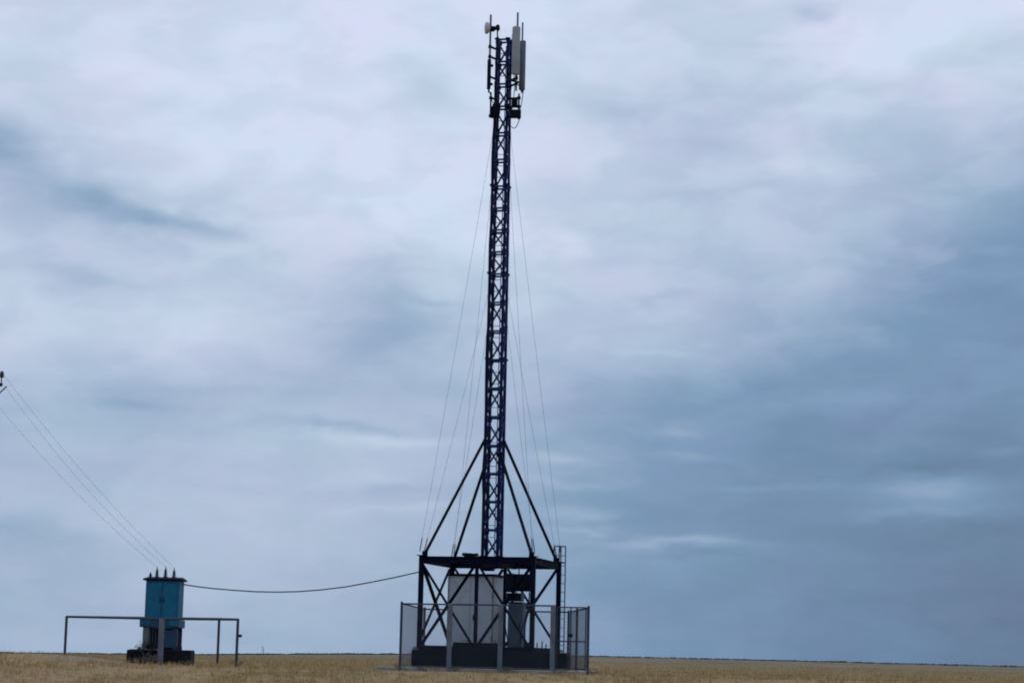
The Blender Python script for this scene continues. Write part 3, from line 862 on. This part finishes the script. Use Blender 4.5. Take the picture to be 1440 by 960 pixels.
lidp.hexa([(sx-lw*.98, SY-ld*.98, z1+.001), (sx+lw*.98, SY-ld*.98, z1+.001), (sx+lw*.98, SY+ld*.98, z1+.001), (sx-lw*.98, SY+ld*.98, z1+.001),
           (sx-lw*.9, SY-.03, z2), (sx+lw*.9, SY-.03, z2), (sx+lw*.9, SY+.03, z2), (sx-lw*.9, SY+.03, z2)])
lidp.build('lid', 'navy', sub)
ins_top = {}
for pxx, py, off in ((211.5, 804, -.2), (220.5, 797, -.05), (232.5, 796.5, -.05), (244.5, 798.5, -.05)):
    p = W(pxx, 812, SY + off); zb = z1 - .0; h = ZP(pxx, py, SY + off) - zb
    prof = [(0,.055),(h*.12,.055),(h*.14,.04)]
    for j in range(4):
        t0 = .16 + j*.15; r = .088 - j*.012
        prof += [(h*t0, .04), (h*(t0+.03), r), (h*(t0+.07), r*.92), (h*(t0+.09), .038)]
    prof += [(h*.78, .03), (h*.86, .028), (h*.87, .013), (h*1.05, .011)]
    MB().lathe((p.x, SY + off, zb), Zv, prof, 12).build('insulator', 'porc', sub, smooth=True)
    ins_top[pxx] = Vector((p.x, SY + off, zb + h*1.0))
# channel ledge below the cabinet, tank with radiator fins, legs
z0, z1 = zs(882), zs(871)
MB().bbox((W(228.5,876,SY).x, SY, (z0+z1)/2), X*27.5*k_, Yv*(hd+.10), Zv*(z1-z0)/2, .015).build('channel_ledge', 'teal_d', sub)
for s in (-1, 1):
    MB().bbox((W(228.5,876,SY).x + s*20*k_, SY - hd - .115, (z0+z1)/2), X*7*k_, Yv*.02, Zv*(z1-z0)*.36, .006).build('ledge_plate', 'teal', sub)
zt0, zt1 = .53, z0
MB().bbox((sx + .03, SY + .05, (zt0+zt1)/2), X*18*k_, Yv*.34, Zv*(zt1-zt0)/2*.97, .03).build('tank', 'tank', sub)
for j in range(9):
    x = sx + .03 - 16*k_ + j*4*k_
    MB().bbox((x, SY - .36, (zt0+zt1)/2 + .02), X*.016, Yv*.09, Zv*(zt1-zt0)*.38, .006).build('radiator_fin', 'tank', sub)
for s in (-1, 1):
    for yy in (-.5, .5):
        MB().bbox((sx + s*20.6*k_ - .01, SY + yy, (.505 + zt1)/2), X*.075, Yv*.05, Zv*(zt1-.505)/2, .008).build('leg', 'tank' if s > 0 else 'galv', sub)
MB().box((sx, SY - .5, .56), X*24*k_, Yv*.04, Zv*.06).build('skid', 'dark', sub)
MB().box((sx, SY + .5, .56), X*24*k_, Yv*.04, Zv*.06).build('skid', 'dark', sub)
MB().bbox((sx + 14.5*k_, SY - .47, (zt0 + zt1)/2 - .03), X*8.5*k_, Yv*.1, Zv*(zt1-zt0)*.42, .015).build('low_voltage_box', 'teal_d', sub)
def fblock(px0, px1, ztop, Y, label):
    a, b = W(px0, 935, Y - .45).x, W(px1, 935, Y - .45).x
    o = MB().bbox(((a+b)/2, Y, ztop/2 - .03), X*(b-a)/2, Yv*.45, Zv*(ztop/2 + .03), .03).build('foundation_block', 'block', None, ((a+b)/2, Y, 0))
    tag(o, label, 'concrete block', 'foundation blocks under the transformer')
fblock(177, 221.5, .48, SY - .32, 'dark foundation block under the left front of the blue transformer, beside a shrub')
fblock(223, 267.5, .50, SY - .32, 'dark foundation block under the right front of the blue transformer')
fblock(180, 266, .495, SY + .62, 'long dark foundation block under the rear of the blue transformer')

# pipe railing round the substation
RY = 68.5
rail = thing('pipe_railing', 'thin pipe railing standing round the blue transformer', 'railing', (W(230, 900, RY).x, RY, 0))
rp = {92: (W(92, 900, 70.6), 866.5), 227: (W(226.5, 900, RY), 869.5), 334: (W(333.5, 900, 68.3), 870.5), 307: (W(307, 900, 72.8), 869.5)}
rt = {k: Vector((p.x, p.y, ZP(k, y, p.y))) for k, (p, y) in rp.items()}
for k, (p, y) in rp.items():
    if k == 227:
        MB().bbox((p.x, p.y, rt[k].z/2 - .08), X*.085, Yv*.05, Zv*(rt[k].z/2 + .08), .01).build('post', 'conc', rail)
    else:
        MB().tube([(p.x, p.y, gz(p.x, p.y) - .2), rt[k] + Zv*.02], .045, 8).build('post', 'pipe', rail, smooth=True)
for a, b in ((rt[92], rt[227]), (rt[227], rt[334]), (rt[334], rt[307]), (rt[307], rt[92])):
    MB().tube([a, b], .038, 8).build('rail', 'pipe', rail, smooth=True)
lk = W(337.5, 893.5, 68.3)
MB().bbox(lk, X*.06, Yv*.03, Zv*.045, .008).build('latch', 'dark', rail)

# ------------------------------------------------------------------ power line pole just beyond the left edge
PY = 70.5
pp = W(-40, 900, PY)
up = thing('utility_pole', 'wooden power line pole with crossarm tip and insulator at the left edge', 'utility pole', (pp.x, PY, gz(pp.x, PY)))
ptop = ZP(-40, 520, PY)
MB().tube([(pp.x, PY, gz(pp.x, PY) - .3), (pp.x, PY, ptop)], .14, 12, .09).build('shaft', 'wood', up, smooth=True)
zx = ZP(3, 541.5, PY); xr = W(4.5, 541, PY).x; xl = pp.x - (xr - pp.x)
MB().bbox(((xl+xr)/2, PY - .13, zx), X*(xr-xl)/2, Yv*.05, Zv*.055, .01).build('crossarm', 'dark', up)
for s in (-1, 1): MB().bar((pp.x + s*.7, PY - .13, zx - .05), (pp.x, PY - .11, zx - .75), .035).build('arm_brace', 'dark', up)
def pin(x, y, z0, h):
    prof = [(0,.018),(h*.45,.018),(h*.46,.05),(h*.55,.085),(h*.68,.06),(h*.72,.085),(h*.86,.06),(h*.9,.065),(h,.04)]
    MB().lathe((x, y, z0), Zv, prof, 12).build('insulator', 'porc', up, smooth=True)
    return Vector((x, y, z0 + h*.88))
tip = pin(W(3, 541, PY).x, PY - .13, zx + .05, ZP(3, 522.5, PY) - zx - .05)
top_i = pin(pp.x, PY, ptop - .02, .32)
left_i = pin(xl + .04, PY - .13, zx + .05, .38)
def line(p, q, sag, label):
    pts = [p.lerp(q, i/24) - Zv*sag*4*(i/24)*(1 - i/24) for i in range(25)]
    cable('overhead_wire', label, pts, .0040, 'line', 'wire', 'overhead wires to the transformer', 5, q)
line(tip, ins_top[244.5], .24, 'overhead wire from the visible crossarm insulator down to the right roof insulator')
line(top_i, ins_top[232.5], .40, 'overhead wire from the pole top down to the middle roof insulator')
line(left_i, ins_top[220.5], .32, 'lowest overhead wire from the hidden crossarm end to the left roof insulator')
# supply cable from the substation to the tower
pts = []
for px, py in ((257, 821), (275, 824), (300, 827), (330, 829.5), (360, 831.5), (390, 832), (420, 831.3), (450, 829), (485, 824.8), (520, 818.5), (555, 811.5), (588, 804), (594.5, 802)):
    pts.append(W(px, py, SY + (70.6 - SY) * (px - 257) / 337.5))
cable('supply_cable', 'black supply cable sagging between the blue transformer and the tower frame', pts[::-1], .022, 'rubber')

# ------------------------------------------------------------------ plants
def leaves(mb, c, rx, ry, rz, n, size, rng):
    for _ in range(n):
        while True:
            q = Vector((rng.uniform(-1,1), rng.uniform(-1,1), rng.uniform(-1,1)))
            if .25 < q.length < 1: break
        lump = 1 + .35*noise.noise(q*2.3 + Vector(c))
        p = Vector(c) + Vector((q.x*rx, q.y*ry, q.z*rz))*lump
        d = Vector((rng.uniform(-1,1), rng.uniform(-1,1), rng.uniform(-.3,1))).normalized(); s = d.cross(Vector((rng.random(), rng.random(), rng.random()))).normalized()
        l = size*rng.uniform(.6, 1.4)
        mb._add([p - s*l*.3, p + d*l*.5 - s*.0, p + s*l*.3, p + d*l], [(0, 1, 3), (1, 2, 3)])
    return mb
rng = random.Random(11)
def shrub(px, py, Y, rx, rz, label, leaf, n=500, size=.07):
    p = W(px, py, Y); z = gz(p.x, Y)
    o = thing('shrub', label, 'shrub', (p.x, Y, z))
    mb = MB()
    for _ in range(9):
        a = rng.uniform(0, 6.28); tipv = Vector((p.x + math.cos(a)*rx*.8, Y + math.sin(a)*rx*.6, z + rz*rng.uniform(1.2, 1.9)))
        mb.tube([(p.x, Y, z - .05), Vector((p.x, Y, z + rz*.7)).lerp(tipv, .3), tipv], .014, 5, .004)
    mb.build('stems', 'wood', o)
    leaves(MB(), (p.x, Y, z + rz), rx, rx*.8, rz, n, size, rng).build('foliage', leaf, o)
shrub(204, 930, 68.95, .42, .36, 'dark shrub growing against the left foundation block of the transformer', 'leaf_d', 700, .08)
shrub(213, 940, 68.2, .38, .17, 'pale dry weed in front of the left foundation block', 'leaf_dry', 260, .07)
shrub(196, 942, 67.9, .30, .12, 'small dry weed left of the foundation block on the grass', 'leaf_dry', 160, .06)
shrub(786, 945, 68.0, .35, .10, 'dry weed at the foot of the gate post', 'leaf_dry', 160, .06)
shrub(598, 946, 68.1, .40, .09, 'low dry weed in front of the left ballast block', 'leaf_dry', 160, .06)
for px, py, Y, lab in ((640, 945, 68.45, 'tuft of dry weed at the foot of the first wide fence post'), (712, 946, 68.4, 'tuft of dry weed at the foot of the second wide fence post'),
                       (832, 948, 68.1, 'tuft of dry weed outside the right corner of the tower fence'), (560, 943, 68.5, 'tuft of dry weed at the left corner of the tower fence'),
                       (262, 944, 68.9, 'tuft of dry weed by the right foundation block of the transformer'), (335, 948, 68.0, 'tuft of dry weed at the foot of the railing corner post')):
    shrub(px, py, Y, .24, .11, lab, 'leaf_dry', 110, .06)
# a thin sapling far off near the horizon
sp = W(371, 916, 300); sz = gz(sp.x, 300)
sap = thing('sapling', 'thin leafless sapling on the horizon between transformer and tower', 'tree', (sp.x, 300, sz))
mb = MB().tube([(sp.x, 300, sz - .1), (sp.x - .05, 300, sz + .7), (sp.x - .18, 300, sz + 1.35)], .05, 6, .015)
for i in range(7):
    z = sz + .4 + i*.12; a = rng.uniform(0, 6.28)
    mb.tube([(sp.x - .06, 300, z), (sp.x - .08 + math.cos(a)*.3, 300 + math.sin(a)*.3, z + .32)], .018, 4, .006)
mb.build('trunk', 'wood', sap)
leaves(MB(), (sp.x - .1, 300, sz + .8), .3, .3, .5, 60, .1, rng).build('crown', 'leaf_dry', sap)

# far scrub along the horizon
mb = MB()
for i in range(2600):
    a = rng.uniform(-22, 22); d = rng.uniform(430, 600)
    if a > 3 and rng.random() < .45: continue
    x, y = d*math.sin(rad(a)), d*math.cos(rad(a)); z = gz(x, y)
    hgt = rng.uniform(.10, .34)*(1 + .8*max(0, noise.noise(Vector((a*2.1, 0, 9))))); w = rng.uniform(.4, 1.6)
    for _ in range(5):
        ox, oy = rng.uniform(-w, w), rng.uniform(-w, w)
        mb._add([(x+ox-.35, y+oy, z-.03), (x+ox+.35, y+oy+.1, z-.03), (x+ox+rng.uniform(-.2,.2), y+oy, z+hgt*rng.uniform(.6,1.1)), (x+ox, y+oy-.3, z)], [(0,1,2), (1,3,2), (3,0,2)])
sc = mb.build('distant_scrub', 'scrub'); tag(sc, 'dark low scrub along the far horizon', 'scrub', kind='stuff')

# dry steppe grass
mb = MB(); V_, F_ = mb.v, mb.f
def bare(x, y):
    e = min(((x + .2)/4.9)**2 + ((y - 69.6)/3.4)**2, ((x + 11.4)/2.6)**2 + ((y - 69.6)/2.0)**2)
    return e < 1 + .5*noise.noise(Vector((x*.8, y*.8, 1)))
cnt = 0
for i in range(42000):
    d = 50 + 190 * rng.random()**2.2; a = rng.uniform(-17, 17)
    x, y = d*math.sin(rad(a)), d*math.cos(rad(a))
    dens = noise.noise(Vector((x*.25, y*.25, 3))) + .5*noise.noise(Vector((x*.9, y*.9, 8)))
    if rng.random() > .55 + dens*.9: continue
    if bare(x, y) and rng.random() > .12: continue
    z = gz(x, y); hgt = rng.uniform(.05, .15)*(1 + .7*max(0, dens)); sp_ = rng.uniform(.04, .13)
    if rng.random() < .02: hgt *= 1.9
    if d > 110: sp_ *= 3; hgt *= 1.15
    for b in range(7):
        ox, oy = rng.gauss(0, sp_), rng.gauss(0, sp_); an = rng.uniform(0, 6.28); lw_ = .011
        lx, ly = rng.gauss(0, .05), rng.gauss(0, .05)
        k = len(V_)
        V_ += [Vector((x+ox-math.cos(an)*lw_, y+oy-math.sin(an)*lw_, z-.02)), Vector((x+ox+math.cos(an)*lw_, y+oy+math.sin(an)*lw_, z-.02)), Vector((x+ox+lx, y+oy+ly, z+hgt*rng.uniform(.6,1.2)))]
        F_.append((k, k+1, k+2))
gr = mb.build('grass', 'grass'); tag(gr, 'short dry brown and olive grass over the steppe', 'grass', kind='stuff')
